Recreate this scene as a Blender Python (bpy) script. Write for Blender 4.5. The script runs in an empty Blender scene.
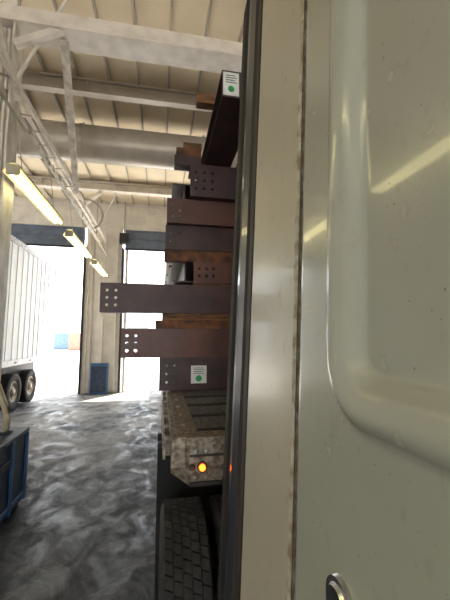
import bpy, bmesh, math, random
from mathutils import Vector, Matrix
random.seed(7)
S = bpy.context.scene
CZ = 2.1

# ------------------------------------------------------------ materials
def new_mat(name):
    m = bpy.data.materials.new(name); m.use_nodes = True
    nt = m.node_tree; b = nt.nodes["Principled BSDF"]
    return m, nt, b

def mat(name, c1, c2=None, scale=4.0, rough=0.6, metal=0.0, bump=0.0, lo=0.35, hi=0.65,
        stretch=(1, 1, 1), r2=None, detail=6, coat=0.0, bscale=None):
    m, nt, b = new_mat(name)
    b.inputs["Metallic"].default_value = metal
    b.inputs["Roughness"].default_value = rough
    b.inputs["Coat Weight"].default_value = coat
    if c2 is None: c2 = tuple(v * 0.75 for v in c1)
    tc = nt.nodes.new("ShaderNodeTexCoord"); mp = nt.nodes.new("ShaderNodeMapping")
    mp.inputs["Scale"].default_value = stretch
    nt.links.new(tc.outputs["Object"], mp.inputs["Vector"])
    n = nt.nodes.new("ShaderNodeTexNoise"); n.inputs["Scale"].default_value = scale
    n.inputs["Detail"].default_value = detail
    nt.links.new(mp.outputs[0], n.inputs["Vector"])
    r = nt.nodes.new("ShaderNodeValToRGB")
    r.color_ramp.elements[0].position = lo; r.color_ramp.elements[1].position = hi
    r.color_ramp.elements[0].color = (*c2, 1); r.color_ramp.elements[1].color = (*c1, 1)
    nt.links.new(n.outputs["Fac"], r.inputs[0])
    nt.links.new(r.outputs[0], b.inputs["Base Color"])
    if r2 is not None:
        mr = nt.nodes.new("ShaderNodeMapRange")
        mr.inputs["From Min"].default_value = lo; mr.inputs["From Max"].default_value = hi
        mr.inputs["To Min"].default_value = r2; mr.inputs["To Max"].default_value = rough
        nt.links.new(n.outputs["Fac"], mr.inputs["Value"])
        nt.links.new(mr.outputs[0], b.inputs["Roughness"])
    if bump > 0:
        n2 = nt.nodes.new("ShaderNodeTexNoise"); n2.inputs["Scale"].default_value = bscale or scale * 4
        nt.links.new(mp.outputs[0], n2.inputs["Vector"])
        bp = nt.nodes.new("ShaderNodeBump"); bp.inputs["Strength"].default_value = bump
        bp.inputs["Distance"].default_value = 0.02
        nt.links.new(n2.outputs["Fac"], bp.inputs["Height"])
        nt.links.new(bp.outputs[0], b.inputs["Normal"])
    return m

def emis(name, c, s):
    m, nt, b = new_mat(name)
    b.inputs["Base Color"].default_value = (*c, 1)
    b.inputs["Emission Color"].default_value = (*c, 1)
    b.inputs["Emission Strength"].default_value = s
    return m

def paint_mat(name, base, dirt, r0=.14, coat=.4, edges=(), g=(.62, 1.0)):
    m, nt, b = new_mat(name)
    tc = nt.nodes.new("ShaderNodeTexCoord")
    def noise(sc, stretch, det=6):
        mp = nt.nodes.new("ShaderNodeMapping"); mp.inputs["Scale"].default_value = stretch
        nt.links.new(tc.outputs["Object"], mp.inputs["Vector"])
        n = nt.nodes.new("ShaderNodeTexNoise"); n.inputs["Scale"].default_value = sc
        n.inputs["Detail"].default_value = det
        nt.links.new(mp.outputs[0], n.inputs["Vector"]); return n.outputs["Fac"]
    def ramp(f, lo, hi):
        r = nt.nodes.new("ShaderNodeMapRange"); r.inputs["From Min"].default_value = lo
        r.inputs["From Max"].default_value = hi
        nt.links.new(f, r.inputs["Value"]); return r.outputs[0]
    def math_(op, a, c):
        x = nt.nodes.new("ShaderNodeMath"); x.operation = op
        for i, v in enumerate((a, c)):
            if isinstance(v, (int, float)): x.inputs[i].default_value = v
            else: nt.links.new(v, x.inputs[i])
        return x.outputs[0]
    def mix(f, a, c):
        x = nt.nodes.new("ShaderNodeMix"); x.data_type = 'RGBA'
        nt.links.new(f, x.inputs[0])
        if isinstance(a, tuple): x.inputs[6].default_value = (*a, 1)
        else: nt.links.new(a, x.inputs[6])
        x.inputs[7].default_value = (*c, 1); return x.outputs[2]
    broad = ramp(noise(2.0, (1, 1, .8)), .35, .75)
    c = mix(broad, base, tuple(v * .88 for v in base))
    grime = ramp(noise(24, (1, 1, .8), 10), g[0], g[1])
    if edges:
        sx = nt.nodes.new("ShaderNodeSeparateXYZ"); nt.links.new(tc.outputs["Object"], sx.inputs[0])
        nn = noise(45, (1, 1, .7), 8)
        for e, wd in edges:
            dd = math_('ABSOLUTE', math_('SUBTRACT', sx.outputs["Y"], e), 0)
            k = nt.nodes.new("ShaderNodeMapRange"); k.inputs["From Min"].default_value = wd; k.inputs["From Max"].default_value = 0
            nt.links.new(dd, k.inputs["Value"])
            kk = ramp(math_('ADD', math_('MULTIPLY', k.outputs[0], .55), nn), .85, 1.1)
            grime = math_('MAXIMUM', grime, kk)
    c = mix(grime, c, dirt)
    specks = ramp(noise(130, (1, 1, 1), 3), .715, .77)
    c = mix(specks, c, tuple(v * .5 for v in dirt))
    nt.links.new(c, b.inputs["Base Color"])
    rr = nt.nodes.new("ShaderNodeMapRange"); rr.inputs["To Min"].default_value = r0
    rr.inputs["To Max"].default_value = .6
    nt.links.new(grime, rr.inputs["Value"]); nt.links.new(rr.outputs[0], b.inputs["Roughness"])
    b.inputs["Coat Weight"].default_value = coat; b.inputs["Coat Roughness"].default_value = .05
    return m

M = {}
M['paint'] = paint_mat("truck_white_paint", (.44, .45, .375), (.27, .22, .13), .20, .45, edges=((.755, .018),))
M['paint2'] = paint_mat("truck_cream_paint", (.50, .465, .36), (.24, .18, .10), .38, .08, edges=((.775, .045), (1.2, .03)))
M['grime'] = mat("grime_edge", (.10, .06, .03), (.03, .02, .015), 30, .8)
M['rubber'] = mat("black_rubber", (.005, .005, .005), (.010, .009, .008), 12, .75)
M['tire'] = mat("tire_rubber", (.014, .014, .015), (.028, .025, .023), 9, .8, bump=.2)
M['extender'] = mat("extender_plastic_highlight", (.035, .039, .048), (.02, .02, .025), 8, .3, stretch=(1, 1, .2), coat=.3)  # plastic band with the strip's bluish grey highlight put into its colour
M['extbrown'] = mat("extender_dusty_plastic", (.038, .027, .02), (.014, .011, .009), 18, .65, stretch=(1, 1, .2))
M['steel'] = mat("primed_steel", (.135, .050, .037), (.055, .024, .022), 4, .55, bump=.15, r2=.38, lo=.3, hi=.7)
M['steel2'] = mat("dark_primed_steel", (.075, .034, .032), (.028, .016, .018), 5, .5, bump=.15, lo=.3, hi=.7)
M['rust'] = mat("rusty_steel", (.20, .08, .03), (.045, .018, .012), 9, .75, bump=.3)
M['wood'] = mat("dunnage_timber", (.24, .115, .045), (.07, .035, .017), 6, .8, stretch=(1, 6, 6), bump=.3)
M['deckwood'] = mat("deck_planks", (.15, .145, .14), (.05, .048, .047), 5, .45, stretch=(8, 1, 1), bump=.3)
M['alu'] = mat("dirty_aluminium", (.40, .34, .26), (.13, .10, .07), 34, .45, metal=.55, bump=.15, detail=10)
M['zinc'] = mat("bright_bolt", (.6, .6, .58), (.35, .33, .3), 20, .3, metal=.9)
M['chrome'] = mat("satin_chrome", (.75, .76, .78), (.55, .56, .58), 10, .18, metal=1)
M['blackmetal'] = mat("black_frame_metal", (.012, .012, .013), (.022, .019, .017), 8, .6)
M['amber'] = emis("amber_lens", (1.0, .13, .01), 8)
M['reflector'] = mat("amber_reflector", (.30, .07, .02), (.2, .05, .015), 8, .3)
M['label'] = mat("paper_label", (.75, .76, .74), (.62, .64, .63), 40, .6)
M['green'] = mat("green_sticker", (.03, .35, .10), None, 8, .5)
M['print'] = mat("label_print", (.04, .04, .04), None, 8, .6)
M['cream'] = mat("roof_liner_cream", (.88, .75, .54), (.78, .65, .46), 1.5, .7)
M['beamwhite'] = mat("beam_white_paint", (.85, .78, .70), (.70, .64, .56), 5, .55, lo=.3, hi=.6)
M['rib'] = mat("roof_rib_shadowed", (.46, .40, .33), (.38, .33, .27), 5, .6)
M['wallwhite'] = mat("wall_panel_paint", (.80, .75, .66), (.66, .61, .53), 2.5, .6)
M['duct'] = mat("duct_grey_paint", (.50, .45, .38), (.42, .37, .31), 3, .4, metal=.15)
M['colgrey'] = mat("column_paint", (.80, .75, .66), (.54, .48, .40), 7, .55, stretch=(1, 1, .4))
M['header'] = mat("door_header_bluegrey", (.15, .185, .25), (.10, .125, .17), 4, .5)
M['blue'] = mat("blue_painted_steel", (.025, .055, .12), (.012, .02, .04), 7, .45, bump=.1)
M['bluecab'] = mat("blue_plastic", (.045, .14, .34), (.03, .09, .23), 7, .4)
M['vanwhite'] = mat("van_trailer_white", (.90, .92, .94), (.84, .86, .88), 3, .4)
M['vanrail'] = mat("van_trailer_rail", (.7, .7, .7), (.5, .5, .5), 8, .4, metal=.2)
M['tube'] = emis("fluorescent_tube", (1.0, .90, .48), 9)
M['fixture'] = mat("fixture_enamel", (.50, .46, .33), (.36, .33, .24), 6, .5)
M['conc'] = mat("yard_concrete", (.76, .74, .70), (.64, .62, .59), .6, .9)
M['cred'] = mat("container_red", (.45, .17, .12), None, 3, .6)
M['cblue'] = mat("container_blue", (.12, .2, .32), None, 3, .6)
M['cgrey'] = mat("container_grey", (.22, .24, .26), None, 3, .6)
M['hose'] = mat("pale_hose", (.50, .42, .30), (.3, .24, .16), 9, .6)

def floor_mat():
    m, nt, b = new_mat("stained_damp_concrete")
    tc = nt.nodes.new("ShaderNodeTexCoord")
    def noise(sc, st=(1, 1, 1), d=8, dist=0):
        mp = nt.nodes.new("ShaderNodeMapping"); mp.inputs["Scale"].default_value = st
        nt.links.new(tc.outputs["Object"], mp.inputs["Vector"])
        n = nt.nodes.new("ShaderNodeTexNoise"); n.inputs["Scale"].default_value = sc
        n.inputs["Detail"].default_value = d; n.inputs["Distortion"].default_value = dist
        n.inputs["Roughness"].default_value = .7
        nt.links.new(mp.outputs[0], n.inputs["Vector"]); return n
    n1 = noise(2.2, (1, .9, 1), 13, 1.1)
    r = nt.nodes.new("ShaderNodeValToRGB")
    e = r.color_ramp.elements
    e[0].position = .39; e[0].color = (.011, .012, .015, 1)
    e[1].position = .74; e[1].color = (.21, .215, .23, 1)
    x = e.new(.55); x.color = (.042, .045, .053, 1)
    nt.links.new(n1.outputs["Fac"], r.inputs[0])
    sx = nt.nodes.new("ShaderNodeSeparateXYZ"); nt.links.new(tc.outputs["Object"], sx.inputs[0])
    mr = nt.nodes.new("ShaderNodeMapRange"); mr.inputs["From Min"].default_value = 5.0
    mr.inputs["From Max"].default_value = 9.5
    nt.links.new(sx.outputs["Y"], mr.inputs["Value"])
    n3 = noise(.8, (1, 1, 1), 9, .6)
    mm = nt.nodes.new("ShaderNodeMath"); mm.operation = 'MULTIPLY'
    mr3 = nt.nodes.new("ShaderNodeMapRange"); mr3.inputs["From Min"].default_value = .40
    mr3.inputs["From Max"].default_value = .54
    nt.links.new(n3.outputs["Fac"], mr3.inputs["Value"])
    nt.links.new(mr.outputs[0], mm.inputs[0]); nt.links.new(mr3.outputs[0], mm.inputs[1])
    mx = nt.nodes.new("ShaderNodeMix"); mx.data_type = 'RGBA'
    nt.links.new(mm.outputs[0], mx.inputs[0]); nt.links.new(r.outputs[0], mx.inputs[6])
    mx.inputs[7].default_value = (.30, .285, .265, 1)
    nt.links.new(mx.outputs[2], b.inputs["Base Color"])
    n2 = noise(3.4, (1, .6, 1), 12, .9)
    rr = nt.nodes.new("ShaderNodeMapRange"); rr.inputs["From Min"].default_value = .36
    rr.inputs["From Max"].default_value = .58; rr.inputs["To Min"].default_value = .33
    rr.inputs["To Max"].default_value = .72
    nt.links.new(n2.outputs["Fac"], rr.inputs["Value"]); nt.links.new(rr.outputs[0], b.inputs["Roughness"])
    b.inputs["Specular IOR Level"].default_value = .38
    bp = nt.nodes.new("ShaderNodeBump"); bp.inputs["Strength"].default_value = .35
    bp.inputs["Distance"].default_value = .01
    n4 = noise(24, (1, 1, 1), 10)
    nt.links.new(n4.outputs["Fac"], bp.inputs["Height"]); nt.links.new(bp.outputs[0], b.inputs["Normal"])
    return m
M['floor'] = floor_mat()

# ------------------------------------------------------------ mesh builder
class B:
    def __init__(s, name): s.name = name; s.v = []; s.f = []; s.mi = []; s.sm = []; s.mats = []
    def m(s, k):
        if k not in s.mats: s.mats.append(k)
        return s.mats.index(k)
    def add(s, vs, fs, k, smooth=False):
        o = len(s.v); s.v += [tuple(v) for v in vs]; i = s.m(k)
        for f in fs:
            s.f.append([o + a for a in f]); s.mi.append(i); s.sm.append(smooth)
    def box(s, x0, x1, y0, y1, z0, z1, k):
        vs = [(x, y, z) for x in (x0, x1) for y in (y0, y1) for z in (z0, z1)]
        fs = [(0, 1, 3, 2), (4, 6, 7, 5), (0, 4, 5, 1), (2, 3, 7, 6), (0, 2, 6, 4), (1, 5, 7, 3)]
        s.add(vs, fs, k)
    def bar(s, p, q, w, h, k):
        p = Vector(p); q = Vector(q); d = (q - p).normalized()
        up = Vector((0, 0, 1)) if abs(d.z) < .95 else Vector((0, 1, 0))
        a = d.cross(up).normalized(); b = a.cross(d).normalized()
        vs = []
        for e in (p, q):
            for i, j in ((-1, -1), (1, -1), (1, 1), (-1, 1)): vs.append(e + a * i * w / 2 + b * j * h / 2)
        s.add(vs, [(0, 3, 2, 1), (4, 5, 6, 7), (0, 1, 5, 4), (1, 2, 6, 5), (2, 3, 7, 6), (3, 0, 4, 7)], k)
    def cyl(s, p, q, r, k, n=16, r2=None):
        p = Vector(p); q = Vector(q); d = (q - p).normalized(); r2 = r if r2 is None else r2
        up = Vector((0, 0, 1)) if abs(d.z) < .95 else Vector((0, 1, 0))
        a = d.cross(up).normalized(); b = a.cross(d).normalized()
        vs = []
        for e, rr in ((p, r), (q, r2)):
            for i in range(n):
                t = 2 * math.pi * i / n; vs.append(e + a * math.cos(t) * rr + b * math.sin(t) * rr)
        s.add(vs, [(i, (i + 1) % n, n + (i + 1) % n, n + i) for i in range(n)], k, True)
        s.add(vs[:n], [tuple(range(n))[::-1]], k); s.add(vs[n:], [tuple(range(n))], k)
    def tube(s, pts, r, k, n=12):
        pts = [Vector(p) for p in pts]; vs = []
        for i, p in enumerate(pts):
            d = (pts[min(i + 1, len(pts) - 1)] - pts[max(i - 1, 0)]).normalized()
            up = Vector((.1, .2, 1)).normalized() if abs(d.z) < .9 else Vector((0, 1, 0))
            a = d.cross(up).normalized(); b = a.cross(d).normalized()
            for j in range(n):
                t = 2 * math.pi * j / n; vs.append(p + a * math.cos(t) * r + b * math.sin(t) * r)
        fs = [(i * n + j, i * n + (j + 1) % n, (i + 1) * n + (j + 1) % n, (i + 1) * n + j)
              for i in range(len(pts) - 1) for j in range(n)]
        fs.append(tuple(range(n))[::-1]); fs.append(tuple(range((len(pts) - 1) * n, len(pts) * n)))
        s.add(vs, fs, k, True)
    def lathe_x(s, c, prof, k, n=56, smooth=True):
        vs = []
        for i in range(n):
            t = 2 * math.pi * i / n
            for dx, r in prof: vs.append((c[0] + dx, c[1] + math.cos(t) * r, c[2] + math.sin(t) * r))
        m = len(prof)
        fs = [(i * m + j, i * m + j + 1, ((i + 1) % n) * m + j + 1, ((i + 1) % n) * m + j)
              for i in range(n) for j in range(m - 1)]
        s.add(vs, fs, k, smooth)
    def wheel(s, c, w=.28, R=.52, face=-1, rim='alu'):
        h = w / 2; D = .014
        pr = [(-h * .75, R * .56), (-h * .95, R * .66), (-h, R * .8), (-h * .95, R * .93), (-h * .86, R - D),
              (h * .86, R - D), (h * .95, R * .93), (h, R * .8), (h * .95, R * .66), (h * .75, R * .56)]
        s.lathe_x(c, pr, 'tire')
        nb = 56; nr = 5; tw = 1.72 * h
        for i in range(nb):
            for j in range(nr):
                xa = c[0] - .86 * h + tw * j / nr + .004; xb = c[0] - .86 * h + tw * (j + 1) / nr - .004
                off = .5 if j % 2 else 0
                t0 = 2 * math.pi * (i + off + .04) / nb; t1 = 2 * math.pi * (i + off + .90) / nb
                sk = .25 * 2 * math.pi / nb
                vs = []
                for rr in (R - D - .002, R):
                    for x_, t_ in ((xa, t0), (xb, t0 + sk), (xb, t1 + sk), (xa, t1)):
                        vs.append((x_, c[1] + math.cos(t_) * rr, c[2] + math.sin(t_) * rr))
                s.add(vs, [(4, 5, 6, 7), (0, 1, 5, 4), (1, 2, 6, 5), (2, 3, 7, 6), (3, 0, 4, 7)], 'tire')
        f = face
        s.lathe_x(c, [(f * h * .75, R * .57), (f * h * .8, R * .52), (f * h * .3, R * .46), (f * h * .2, R * .3),
                      (f * h * .6, R * .26), (f * h * .7, R * .2), (f * h * .9, R * .16), (f * h * .9, 0.001)], rim)
        for i in range(10):
            t = i * math.pi / 5
            p = (c[0] + f * h * .2, c[1] + math.cos(t) * R * .37, c[2] + math.sin(t) * R * .37)
            s.cyl(p, (p[0] + f * .04, p[1], p[2]), .016, 'zinc', 8)
        s.cyl((c[0] - f * h * .7, c[1], c[2]), (c[0], c[1], c[2]), R * .55, 'blackmetal', 24)
    def hole_web(s, x0, x1, y0, y1, z0, z1, cols, rows, r, k):
        n = 16; hw = r * 1.5; xs = x0
        for cx in cols:
            if cx - hw > xs + 1e-5: s.box(xs, cx - hw, y0, y1, z0, z1, k)
            zs = z0
            for cz in rows:
                if cz - hw > zs + 1e-5: s.box(cx - hw, cx + hw, y0, y1, zs, cz - hw, k)
                o = []; i_ = []
                for i in range(n):
                    t = 2 * math.pi * i / n + math.pi / 4; c, sn = math.cos(t), math.sin(t)
                    m = max(abs(c), abs(sn)); o.append((cx + hw * c / m, cz + hw * sn / m)); i_.append((cx + r * c, cz + r * sn))
                vs = [(a, y0, b) for a, b in o] + [(a, y0, b) for a, b in i_] + [(a, y1, b) for a, b in o] + [(a, y1, b) for a, b in i_]
                fs = []
                for i in range(n):
                    j = (i + 1) % n
                    fs += [(i, j, n + j, n + i), (2 * n + i, 3 * n + i, 3 * n + j, 2 * n + j), (n + i, n + j, 3 * n + j, 3 * n + i), (i, 2 * n + i, 2 * n + j, j)]
                s.add(vs, fs, k); zs = cz + hw
            if z1 > zs + 1e-5: s.box(cx - hw, cx + hw, y0, y1, zs, z1, k)
            xs = cx + hw
        if x1 > xs + 1e-5: s.box(xs, x1, y0, y1, z0, z1, k)
    def done(s, bevel=0, parent=None):
        me = bpy.data.meshes.new(s.name); me.from_pydata(s.v, [], s.f)
        for k in s.mats: me.materials.append(M[k])
        for p, i, sm in zip(me.polygons, s.mi, s.sm): p.material_index = i; p.use_smooth = sm
        me.update()
        bm = bmesh.new(); bm.from_mesh(me); bmesh.ops.recalc_face_normals(bm, faces=bm.faces); bm.to_mesh(me); bm.free()
        ob = bpy.data.objects.new(s.name, me); S.collection.objects.link(ob)
        if bevel:
            md = ob.modifiers.new("bevel", 'BEVEL'); md.width = bevel; md.segments = 2; md.limit_method = 'ANGLE'
        if parent: ob.parent = parent
        return ob

# ------------------------------------------------------------ room shell
DY = 13.8
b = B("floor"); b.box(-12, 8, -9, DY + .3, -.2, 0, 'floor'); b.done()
b = B("yard_ground"); b.box(-90, 90, DY + .3, 160, -.25, -.01, 'conc'); b.box(-90, 90, -60, -9, -.25, -.01, 'conc'); b.done()

b = B("ceiling")
b.box(-12, 8, -9, DY + .3, 7.5, 7.65, 'cream')
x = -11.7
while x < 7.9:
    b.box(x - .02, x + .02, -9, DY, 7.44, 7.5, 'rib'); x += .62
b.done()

b = B("wall_far")
b.box(-2.88, -1.53, DY, DY + .3, 0, 6.4, 'wallwhite')
b.box(-12, 8, DY, DY + .3, 6.4, 7.5, 'wallwhite')
b.box(-12, -7.1, DY, DY + .3, 0, 6.4, 'wallwhite')
b.box(3.6, 8, DY, DY + .3, 0, 6.4, 'wallwhite')
for zz in (6.55, 6.8, 7.05, 7.3): b.box(-12, 8, DY - .02, DY, zz, zz + .03, 'beamwhite')
b.done()
b = B("wall_right"); b.box(7.9, 8.1, -9, DY, 0, 7.5, 'wallwhite'); b.done()
b = B("wall_left")
b.box(-12.2, -12, -9, 6, 0, 7.5, 'wallwhite'); b.box(-12.2, -12, 12, DY, 0, 7.5, 'wallwhite'); b.box(-12.2, -12, 6, 12, 5.0, 7.5, 'wallwhite')
b.done()
b = B("wall_back")
b.box(-12, 8, -9.2, -9, 5.4, 7.5, 'wallwhite'); b.box(-12, -7.1, -9.2, -9, 0, 5.4, 'wallwhite'); b.box(-2.9, -1.5, -9.2, -9, 0, 5.4, 'wallwhite'); b.box(3.6, 8, -9.2, -9, 0, 5.4, 'wallwhite')  # unseen back wall; its left doorway is opened to let in more light
b.done()

for i, (xa, xb) in enumerate(((-7.1, -2.98), (-1.44, 3.6))):
    b = B("door_%d" % (i + 1))
    b.box(xa, xb, DY + .02, DY + .16, 5.6, 6.38, 'header')
    for zz in (5.6, 6.0, 6.32): b.box(xa, xb, DY - .02, DY + .02, zz, zz + .05, 'header')
    b.box(xa, xb, DY - .05, DY + .02, 5.55, 5.62, 'blackmetal')
    b.done()
b = B("trim_1")
for xx in (-2.95, -1.53):
    b.box(xx, xx + .07, DY - .12, DY + .3, 0, 5.6, 'blackmetal')
for xx in (-2.78, -2.2, -1.72):
    b.box(xx, xx + .05, DY - .07, DY, 0, 6.4, 'beamwhite')
b.box(-2.6, -2.55, DY - .05, DY, .0, 6.4, 'duct')
b.box(-1.40, -1.30, DY - .02, DY + .1, 0, 5.6, 'beamwhite')
b.done(.005)
b = B("junction_box")
b.box(-1.62, -1.28, DY - .34, DY - .08, 5.75, 6.15, 'blackmetal'); b.cyl((-1.45, DY - .2, 6.15), (-1.45, DY - .2, 7.44), .03, 'fixture')
b.done(.01)
b = B("bollard_guard")
b.box(-2.5, -1.88, DY - .34, DY - .13, 0, 1.12, 'bluecab'); b.box(-2.46, -1.92, DY - .38, DY - .34, .08, 1.02, 'blue')
b.done(.01)

# ------------------------------------------------------------ roof structure
def ibeam_x(name, x0, x1, y, z, h, w, k):
    b = B(name); t = .035
    b.box(x0, x1, y - w / 2, y + w / 2, z, z + t, k); b.box(x0, x1, y - w / 2, y + w / 2, z + h - t, z + h, k)
    b.box(x0, x1, y - .015, y + .015, z + t, z + h - t, k)
    xx = x0 + .8
    while xx < x1:
        b.box(xx, xx + .02, y - w / 2 + .01, y + w / 2 - .01, z + t, z + h - t, k); xx += 2.4
    return b.done()
b = B("roof_purlin")
b.box(-12, 8, 5.15, 5.40, CZ + 4.68, CZ + 5.0, 'beamwhite')
b.box(-12, 8, 5.05, 5.5, CZ + 4.66, CZ + 4.69, 'beamwhite')
for xx in (-5, -2.35, 2.8, 5.5): b.box(xx - .1, xx + .1, 5.2, 5.35, CZ + 5.0, 7.43, 'beamwhite')
b.done(.01)
ibeam_x("roof_beam", -12, 8, 7.0, 7.12, .31, .16, 'duct')
ibeam_x("roof_beam", -12, 8, 11.9, 7.12, .31, .22, 'beamwhite')
ibeam_x("roof_beam", -12, 8, 1.5, 7.08, .35, .22, 'beamwhite')
b = B("ventilation_duct")
b.cyl((-12, 8.5, 6.88), (8, 8.5, 6.88), .44, 'duct', 32)
for xx in range(-11, 8, 3):
    b.cyl((xx, 8.5, 6.88), (xx + .06, 8.5, 6.88), .455, 'duct', 32); b.box(xx + .01, xx + .05, 8.48, 8.52, 7.3, 7.44, 'duct')
b.done()

b = B("building_column")
b.box(-2.23, -2.2, 5.08, 5.42, 0, CZ + 4.66, 'colgrey'); b.box(-2.56, -2.53, 5.08, 5.42, 0, CZ + 4.66, 'colgrey')
b.box(-2.53, -2.23, 5.24, 5.27, 0, CZ + 4.66, 'colgrey')
b.box(-2.62, -2.14, 5.02, 5.48, 0, .03, 'colgrey')
for xx in (-2.46, -2.38, -2.31): b.cyl((xx, 5.17, .03), (xx, 5.17, 6.7), .022, 'beamwhite', 10)
for zz in (1.2, 2.6, 3.4, 4.4, 5.6): b.box(-2.5, -2.27, 5.14, 5.24, zz, zz + .04, 'fixture')
b.box(-2.5, -2.3, 5.0, 5.14, 3.0, 3.35, 'fixture')
b.done(.004)

b = B("overhead_track")
RX, RZ = -2.24, CZ + 3.54
for dx, dz in ((-.06, 0), (.10, .16)):
    b.box(RX + dx - .02, RX + dx + .02, -3, 13.75, RZ + dz - .045, RZ + dz + .045, 'beamwhite')
y = -2.5
while y < 13.6:
    b.bar((RX - .06, y, RZ), (RX + .10, y + .3, RZ + .16), .05, .015, 'fixture')
    b.box(RX - .09, RX - .04, y, y + .05, RZ - .08, RZ + .08, 'fixture'); y += .45
for y in (-1.8, 2.2, 5.22, 12.2):
    b.box(RX - .02, RX + .02, y, y + .04, RZ + .05, 7.43, 'duct')
    b.bar((RX, y, RZ + .2), (RX + .7, y, 7.43), .04, .04, 'beamwhite')
b.bar((-1.58, 5.3, CZ + 4.7), (-2.12, 8.7, RZ + .1), .12, .16, 'colgrey')
b.bar((-2.2, 5.1, CZ + 4.3), (-1.55, 5.15, CZ + 4.72), .1, .1, 'beamwhite')
b.bar((-2.15, 5.25, RZ), (-2.25, 3.0, 7.4), .09, .09, 'colgrey')
b.bar((-2.12, 12.0, 7.1), (-2.12, 9.6, RZ + .1), .1, .1, 'beamwhite')
pts = [(-2.1 + .5 * math.sin(t), 9.5, CZ + 3.3 + .45 * math.cos(t)) for t in [i * math.pi / 10 for i in range(0, 9)]]
b.tube(pts, .03, 'duct')
b.done()
b = B("conduit_pipe")
b.tube([(-2.42, -4, CZ + 3.95), (-2.42, 6, CZ + 3.95), (-2.42, 13.6, CZ + 3.95)], .035, 'beamwhite')
b.tube([(-2.09, -4, CZ + 3.15), (-2.09, 6, CZ + 3.15), (-2.09, 13.6, CZ + 3.15)], .02, 'fixture')
for y in (1, 4, 7, 10, 13): b.tube([(-2.24, y, RZ - .05), (-2.24, y, RZ - .25), (-2.2, y, CZ + 3.17), (-2.09, y, CZ + 3.15)], .015, 'fixture')
b.done()

for i, ys in enumerate((1.9, 4.8, 7.7, 10.6, -1.0, -3.9)):
    b = B("fluorescent_lamp"); X = -1.98; Z = CZ + 2.2; ye = ys + 2.1
    b.add([(X - .13, ys, Z + .0), (X - .05, ys, Z + .13), (X + .05, ys, Z + .13), (X + .13, ys, Z + .0),
           (X - .13, ye, Z + .0), (X - .05, ye, Z + .13), (X + .05, ye, Z + .13), (X + .13, ye, Z + .0)],
          [(0, 1, 5, 4), (1, 2, 6, 5), (2, 3, 7, 6)], 'fixture')
    for dx in (-.05, .05): b.cyl((X + dx, ys + .03, Z), (X + dx, ye - .03, Z), .024, 'tube', 12)
    b.box(X - .08, X + .08, ys - .02, ys + .03, Z - .03, Z + .1, 'fixture'); b.box(X - .08, X + .08, ye - .03, ye + .02, Z - .03, Z + .1, 'fixture')
    for yy in (ys + .3, ye - .3): b.cyl((X, yy, Z + .13), (-2.09, yy, CZ + 3.14), .006, 'fixture', 6)
    b.done()

# ------------------------------------------------------------ blue cabinet by the column
b = B("steel_tool_bin")
X1 = -1.67
b.box(-2.13, X1, 3.6, 5.0, 0.06, .88, 'blue')
b.box(-2.15, X1 + .02, 3.58, 5.02, .88, .93, 'blue')
for yy in (3.62, 4.05, 4.5, 4.94): b.box(X1, X1 + .025, yy, yy + .06, .06, .88, 'bluecab')
for yy in (3.7, 4.8): b.box(-2.1, X1 - .02, yy, yy + .1, 0, .06, 'blackmetal')
b.box(X1, X1 + .02, 3.6, 5.0, .12, .17, 'bluecab'); b.box(X1 + .005, X1 + .03, 4.15, 4.45, .62, .7, 'blackmetal')
b.done(.008)
b = B("air_hose")
pts = [(-2.17, 4.9, 1.85), (-2.10, 4.85, 1.72), (-1.98, 4.8, 1.50), (-1.86, 4.74, 1.25), (-1.81, 4.7, 1.1), (-1.82, 4.7, .96)]
b.tube(pts, .04, 'hose'); b.box(-1.88, -1.76, 4.64, 4.76, .931, .96, 'blackmetal')
b.done()

# ------------------------------------------------------------ white van trailer in the left bay
b = B("van_trailer")
VX, VX2 = -4.0, -6.5; z0, z1 = CZ - .80, CZ + 2.72
b.box(VX2, VX - .03, 3.2, 14.1, z0 + .02, z1, 'vanwhite')
b.box(VX - .06, VX + .02, 3.2, 14.12, z1 - .12, z1 + .02, 'vanrail'); b.box(VX - .06, VX + .02, 3.2, 14.12, z0, z0 + .16, 'vanrail')
b.box(VX - .08, VX + .02, 14.0, 14.12, z0, z1, 'vanwhite')
y = 3.25
while y < 14:
    b.box(VX - .03, VX - .012, y, y + .05, z0 + .16, z1 - .12, 'vanwhite'); y += .40
z = z0 + .4
while z < z1 - .2:
    b.box(VX - .03, VX - .024, 3.2, 14, z, z + .012, 'vanwhite'); z += .27
for i in range(9): b.box(VX + .02, VX + .03, 4 + i * 1.1, 4.12 + i * 1.1, z0 + .05, z0 + .1, 'cred')
b.box(VX2 + .4, VX - .4, 9.9, 13.4, .72, z0 + .02, 'blackmetal')
for yc in (10.95, 12.25):
    b.wheel((VX - .2, yc, .535), face=1); b.wheel((VX - .52, yc, .535), face=1); b.wheel((VX2 + .2, yc, .535), face=-1)
    b.cyl((VX2 + .2, yc, .52), (VX - .3, yc, .52), .08, 'blackmetal')
b.box(VX2 + .5, VX2 + .7, 5, 5.2, 0, z0, 'blackmetal'); b.box(VX - .7, VX - .5, 5, 5.2, 0, z0, 'blackmetal')
b.done()

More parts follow.
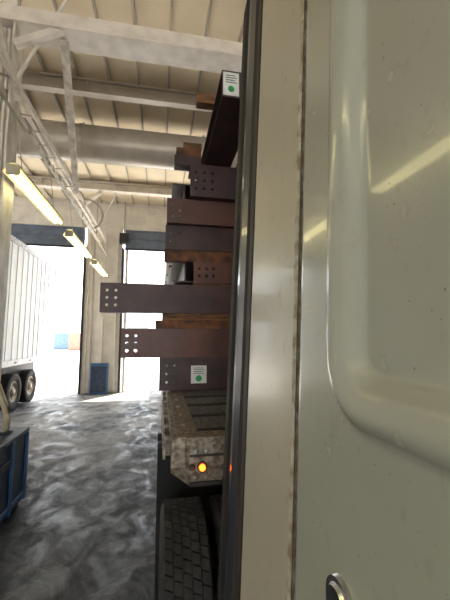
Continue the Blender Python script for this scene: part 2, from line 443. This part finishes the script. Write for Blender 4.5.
# ------------------------------------------------------------ things in the yard
def container(x, y, w, d, z0, z1, k, name="shipping_container"):
    b = B(name); b.box(x, x + w, y, y + d, z0, z1, k)
    xx = x
    while xx < x + w: b.box(xx, xx + .12, y - .04, y, z0 + .15, z1 - .15, k); xx += .35
    if z0 > .5:
        for wx in (x + .8, x + 2.0, x + w - 2, x + w - .8): b.wheel((wx, y + .5, .51), face=-1)
        b.box(x + .4, x + w - .4, y + .3, y + d - .3, .5, z0, 'blackmetal')
    else: b.box(x, x + w, y, y + d, 0, z0 + .01, 'blackmetal')
    b.done()
container(-17.5, 62, 3.0, 2.5, .1, 2.7, 'cblue'); container(-14.2, 58, 2.0, 3.0, .1, 2.7, 'cred')
container(-7.5, 60, 5.5, 2.5, 1.1, 3.8, 'cgrey', "parked_trailer")
container(-1.5, 58, 6, 2.5, .1, 2.6, 'cred')

# ------------------------------------------------------------ flatbed trailer
TX = .08; DZ = CZ - .58; FY = 2.01
b = B("flatbed_trailer")
TW = 2.59
x = TX + .16
while x < TX + TW - .16:
    b.box(x, x + .13, FY + .12, 14.5, DZ - .05, DZ, 'deckwood'); x += .137
for xa in (TX, TX + TW - .16):
    b.box(xa, xa + .16, FY + .03, 14.5, DZ - .16, DZ - .005, 'alu')
    b.box(xa + .03, xa + .13, FY + .03, 14.5, DZ - .005, DZ + .006, 'alu')
y = 2.2
while y < 14.3:
    b.box(TX - .035, TX, y, y + .06, DZ - .14, DZ - .04, 'alu'); b.cyl((TX + .08, y + .1, DZ + .004), (TX + .08, y + .1, DZ + .016), .014, 'zinc', 8); y += .3
b.box(TX - .05, TX - .035, 2.1, 14.4, DZ - .13, DZ - .05, 'alu')
# crosswise ribs and frame on the front part of the deck
for yy in (2.16, 2.55, 2.95, 3.35): b.box(TX + .16, TX + TW - .16, yy, yy + .035, DZ, DZ + .012, 'blackmetal')
b.box(TX + .1, TX + TW - .1, FY, FY + .03, DZ - .25, DZ - .02, 'alu')
b.add([(TX, FY + .12, DZ - .22), (TX, FY + .12, DZ), (TX + .1, FY, DZ - .02), (TX + .1, FY, DZ - .25), (TX, FY + .2, DZ - .22), (TX, FY + .2, DZ)],
      [(0, 1, 2, 3), (0, 4, 5, 1)], 'alu')
b.box(TX + .08, TX + TW - .08, FY - .012, FY + .12, DZ - .03, DZ + .012, 'alu')
b.box(TX + .1, TX + TW - .1, FY - .018, FY, DZ - .25, DZ - .23, 'blackmetal')
b.box(TX + .1, TX + TW - .1, FY - .010, FY, DZ - .095, DZ - .085, 'blackmetal')
for i in range(24):
    for zz in (-.065, -.205):
        p = (TX + .13 + i * .06, FY, DZ + zz); b.cyl(p, (p[0], p[1] - .010, p[2]), .009, 'zinc', 8)
for xx, k in ((.25, 'amber'), (.115 + TX, 'reflector')):
    b.cyl((xx, FY, DZ - .15), (xx, FY - .015, DZ - .15), .030 if k == 'amber' else .016, 'blackmetal', 20)
    b.cyl((xx, FY - .012, DZ - .15), (xx, FY - .028, DZ - .15), .018 if k == 'amber' else .010, k, 20)
for xx in (.95, 1.75): b.box(xx, xx + .12, FY + .5, 14.4, DZ - .5, DZ - .05, 'blackmetal')
y = 2.6
while y < 14.3:
    b.box(TX + .02, TX + TW - .02, y, y + .06, DZ - .2, DZ - .05, 'blackmetal'); y += .6
b.box(.35, .5, 4.55, 4.7, .1, DZ - .16, 'blackmetal'); b.box(.27, .58, 4.48, 4.77, 0, .1, 'blackmetal'); b.box(.5, 2.3, 4.58, 4.66, .8, .9, 'blackmetal')
b.box(2.2, 2.35, 4.55, 4.7, 0, DZ - .16, 'blackmetal')
b.box(TX - .02, .75, 5.2, 6.6, .45, DZ - .17, 'blackmetal')
for yc in (11.6, 12.9):
    b.wheel((TX + .17, yc, .535)); b.wheel((TX + .5, yc, .535)); b.wheel((TX + TW - .17, yc, .535), face=1)
    b.cyl((TX + .2, yc, .52), (TX + TW - .2, yc, .52), .08, 'blackmetal')
b.done()

# ------------------------------------------------------------ steel load
def channel(x0, x1, y0, z0, z1, k, cols, rows, r=.014, depth=.14, name="steel_beam"):
    b = B(name); t = .012
    b.hole_web(x0, x1, y0, y0 + .012, z0 + t, z1 - t, cols, rows, r, k)
    b.box(x0, x1, y0, y0 + depth, z0, z0 + t, k); b.box(x0, x1, y0, y0 + depth, z1 - t, z1, k)
    return b
def rows(z0, z1, n):
    h = z1 - z0; return [z0 + h * (i + 1) / (n + 1) for i in range(n)]
XR = 2.55
def lab(b, x, y, z, w, h):
    b.box(x, x + w, y - .002, y, z, z + h, 'label')
    for i in range(4): b.box(x + .15 * w, x + w * (.85 - .1 * (i % 2)), y - .003, y - .002, z + h * (.55 + .1 * i), z + h * (.58 + .1 * i), 'print')
    b.cyl((x + w * .5, y - .002, z + h * .28), (x + w * .5, y - .005, z + h * .28), w * .2, 'green', 16)
Z = lambda v: CZ + v
Y0 = 3.75
b = channel(.0, XR, Y0, Z(-.58) + .012, Z(-.22), 'steel2', [.08, .16], rows(Z(-.57), Z(-.22), 3), .013); lab(b, .34, Y0, Z(-.50), .17, .19); b.done()
b = channel(-.40, XR, Y0, Z(-.22), Z(.09), 'steel', [-.34, -.25], rows(Z(-.22), Z(.09), 3), .016); b.done()
b = channel(-.63, XR, Y0, Z(.26), Z(.575), 'steel2', [-.56, -.47], rows(Z(.26), Z(.575), 3), .016); b.done()
b = channel(.36, XR, Y0 - .02, Z(.595), Z(.84), 'steel', [.42, .50, .58], rows(Z(.6), Z(.84), 2), .014); b.done()
b = channel(.04, XR, Y0, Z(.97), Z(1.25), 'steel2', [.10, .2], rows(Z(.97), Z(1.25), 2), .012); b.done()
b = channel(.05, XR, Y0 - .08, Z(1.25), Z(1.53), 'steel', [.11, .19], rows(Z(1.25), Z(1.53), 3), .013); b.done()
b = channel(.295, XR, Y0 - .18, Z(1.53), Z(1.90), 'steel2', [.36, .45, .54], rows(Z(1.53), Z(1.90), 3), .014, depth=.35); b.done()

def timber(x0, x1, y0, y1, z0, z1, k='wood', name="dunnage_timber"):
    b = B(name); b.box(x0, x1, y0, y1, z0, z1, k); b.done(.006)
timber(-.05, XR, Y0 + .01, Y0 + .12, Z(.09), Z(.18), 'rust', "steel_flat_bar")
timber(.02, XR, Y0 + .03, Y0 + .14, Z(.18), Z(.26))
timber(.03, XR, Y0 + .01, Y0 + .12, Z(.84), Z(.97), 'rust', "steel_flat_bar")
timber(.36, XR, Y0, Y0 + .1, Z(.575), Z(.595))
timber(.12, .42, 3.62, 3.76, Z(1.90), Z(2.02), 'steel2', "steel_flat_bar"); timber(.14, .42, 3.64, 3.76, Z(2.02), Z(2.12), 'rust', "steel_flat_bar"); timber(.22, .43, 3.66, 3.78, Z(2.12), Z(2.20))
timber(.29, 1.6, 2.9, 3.0, Z(2.145), Z(2.24))

def wbeam_y(x0, w, y0, y1, z0, h, k, label=False, name="steel_beam"):
    b = B(name); t = .018
    b.box(x0, x0 + w, y0, y1, z0, z0 + t, k); b.box(x0, x0 + w, y0, y1, z0 + h - t, z0 + h, k)
    b.box(x0 + w / 2 - .01, x0 + w / 2 + .01, y0, y1, z0 + t, z0 + h - t, k)
    if label:
        b.box(x0, x0 + w, y0 - .012, y0, z0, z0 + h, k); lab(b, x0 + .01, y0 - .012, z0 + .015, .13, .2)
    b.done()
wbeam_y(.45, .3, 2.5, 7.5, Z(1.915), .23, 'steel2', True)
wbeam_y(.9, .3, 2.6, 7.5, Z(1.915), .23, 'steel')
for zz, hh in ((-.57, .28), (-.27, .30), (.05, .28), (.35, .28), (.65, .3), (.97, .3), (1.29, .3), (1.60, .3)):
    for xx in (.14, .56, .98, 1.5, 2.0):
        o = random.uniform(0, .35)
        wbeam_y(xx + random.uniform(-.03, .03), .3, 4.0 + o, 12.5 - o, Z(zz), hh, random.choice(['steel', 'steel2', 'rust']))
for zz in (-.28, .03, .335, .635, .955, 1.275, 1.59):
    for yy in (4.6, 7, 10): timber(.1, 2.4, yy, yy + .1, Z(zz) - .005, Z(zz) + .015)

# ------------------------------------------------------------ tractor
def sideX(z): return .32 + .048 * (z - CZ)
def sstep(a, b, x):
    t = min(1, max(0, (x - a) / (b - a))); return t * t * (3 - 2 * t)
def emboss(y, z):
    zc, zh = CZ - .15 + .75, .75; yc, yh = .61 - .62, .62; r = .13
    qy = abs(y - yc) - yh + r; qz = abs(z - zc) - zh + r
    d = math.hypot(max(qy, 0), max(qz, 0)) + min(max(qy, qz), 0) - r
    bead = -.016 * sstep(.004, -.022, d) * (1 - sstep(-.03, -.088, d))
    rec = .022 * sstep(-.064, -.092, d)
    return bead + rec
cab = bpy.data.objects.new("semi_truck", None); S.collection.objects.link(cab)
def sheet(name, ya, yb, za, zb, step, k, fn=None, edge=None):
    ny = max(2, int((yb - ya) / step)); nz = max(2, int((zb - za) / step))
    vs = []; fs = []
    for i in range(ny + 1):
        for j in range(nz + 1):
            y = ya + (yb - ya) * i / ny; z = za + (zb - za) * j / nz
            x = sideX(z) + (fn(y, z) if fn else 0)
            if edge:
                e = min(y - ya, yb - y)
                if e < edge: x += (edge - math.sqrt(max(0, edge ** 2 - (edge - e) ** 2)))
            vs.append((x, y, z))
    m = nz + 1
    for i in range(ny):
        for j in range(nz): fs.append((i * m + j, i * m + j + 1, (i + 1) * m + j + 1, (i + 1) * m + j))
    b = B(name); b.add(vs, fs, k, True)
    ob = b.done(parent=cab); md = ob.modifiers.new("shell", 'SOLIDIFY'); md.thickness = .02; md.offset = -1
    return ob
sheet("sleeper_side_panel", -.7, .755, .75, 3.75, .0080, 'paint', emboss, .008)
EY = 1.20
sheet("sleeper_rear_panel", .776, EY, .75, 3.75, .009, 'paint2', None, .008)
b = B("panel_gap_seal")
b.add([(sideX(z) + .018, y, z) for z in (.75, 3.75) for y in (.74, .79)] , [(0, 1, 3, 2)], 'rubber')
for ya, yb in ((.770, .7765), ):
    b.add([(sideX(z) + .004, y, z) for z in (.75, 3.75) for y in (ya, yb)], [(0, 1, 3, 2)], 'grime')
b.done(parent=cab)
prof = [(.002, .012), (.01, .0), (.05, -.002), (.06, .010), (.08, .010), (.09, -.004), (.15, -.012), (.20, -.008), (.22, .006), (.27, .008), (.30, -.002), (.38, .002), (.395, .014), (.395, .04)]
b = B("side_extender")
zs = [.7 + 3.1 * i / 20 for i in range(21)]
vs = [(sideX(z) + dx, EY + y, z) for z in zs for y, dx in prof]; m = len(prof)
for j in range(m - 1):
    k = 'extbrown' if j < 5 else ('extender' if j < 8 else 'rubber')
    b.add(vs, [(i * m + j, i * m + j + 1, (i + 1) * m + j + 1, (i + 1) * m + j) for i in range(20)], k, False)
b.add([(sideX(.7) + .05, EY, .7), (sideX(.7) + .05, EY + .395, .7), (sideX(3.8) + .05, EY + .395, 3.8), (sideX(3.8) + .05, EY, 3.8)], [(0, 1, 2, 3)], 'rubber')
b.done(parent=cab)
b = B("cab_body")
xr = 2.45
vs = [(sideX(.75) + .045, -.7, .75), (sideX(3.75) + .045, -.7, 3.75), (xr, -.7, 3.75), (xr + .05, -.7, .75),
      (sideX(.75) + .045, EY, .75), (sideX(3.75) + .045, EY, 3.75), (xr, EY, 3.75), (xr + .05, EY, .75)]
b.add(vs, [(0, 1, 2, 3), (4, 7, 6, 5), (1, 5, 6, 2), (0, 3, 7, 4), (2, 6, 7, 3), (0, 4, 5, 1)], 'paint')
b.box(.45, 2.35, -3.6, -.7, .75, 1.9, 'paint'); b.box(.42, 2.4, -2.3, -.7, 1.9, 3.0, 'paint')
b.box(.9, 1.9, -3.65, -3.6, .8, 1.8, 'chrome'); b.box(.415, .42, -1.9, -1.0, 2.05, 2.8, 'rubber'); b.box(.6, 2.2, -2.31, -2.3, 2.0, 2.8, 'rubber')
b.box(.95, 1.1, -3.4, 3.9, .75, 1.0, 'blackmetal'); b.box(1.75, 1.9, -3.4, 3.9, .75, 1.0, 'blackmetal')
b.box(.35, .85, -.5, 1.1, .35, .74, 'alu'); b.box(.8, 2.0, 2.2, 3.4, 1.0, 1.1, 'blackmetal')
b.box(1.0,1.8,1.22,2.0,1.0,1.04,'alu')
b.wheel((.5, -2.6, .535)); b.wheel((2.3, -2.6, .535), face=1)
b.done(parent=cab)
b = B("drive_wheels")
for yc in (2.25, 3.55):
    b.wheel((.165, yc, .535)); b.wheel((.49, yc, .535)); b.wheel((2.55, yc, .535), face=1); b.wheel((2.23, yc, .535), face=1)
    b.cyl((.2, yc, .52), (2.5, yc, .52), .09, 'blackmetal')
b.done(parent=cab)
b = B("mud_flap"); b.box(-.0, .65, 2.88, 2.9, 0.08, DZ - .3, 'rubber'); b.box(-.0, 1.0, 2.86, 2.92, DZ - .3, DZ - .26, 'blackmetal')
b.box(-.0, .65, 4.15, 4.17, .15, .95, 'rubber'); b.box(-.0, 1.0, 4.13, 4.19, .95, .99, 'blackmetal'); b.done(parent=cab)
b = B("door_lock")
lx = sideX(1.68); b.cyl((lx + .01, .555, 1.665), (lx - .008, .555, 1.665), .045, 'chrome', 40, .042)
b.cyl((lx - .008, .555, 1.665), (lx - .014, .555, 1.665), .034, 'chrome', 40, .03); b.box(lx - .017, lx - .012, .553, .557, 1.655, 1.675, 'rubber')
b.done(parent=cab)

# ------------------------------------------------------------ light
w = bpy.data.worlds.new("World"); S.world = w; w.use_nodes = True
bg = w.node_tree.nodes["Background"]; bg.inputs[0].default_value = (.90, .95, 1.0, 1); bg.inputs[1].default_value = 6.5
sun = bpy.data.lights.new("sun", 'SUN'); sun.energy = 28; sun.angle = .01; sun.color = (1, .93, .82)
so = bpy.data.objects.new("sun", sun); S.collection.objects.link(so)
so.rotation_euler = Vector((-.25, -.35, -1)).to_track_quat('-Z', 'Y').to_euler()
S.view_settings.view_transform = 'Standard'
S.view_settings.exposure = -.25

cam = bpy.data.cameras.new("camera"); co = bpy.data.objects.new("camera", cam); S.collection.objects.link(co)
co.location = (0, 0, CZ); co.rotation_euler = (math.radians(96.2), 0, math.radians(-10.8))
cam.lens = 20.4; cam.sensor_width = 36; cam.clip_start = .03; cam.clip_end = 400
S.camera = co
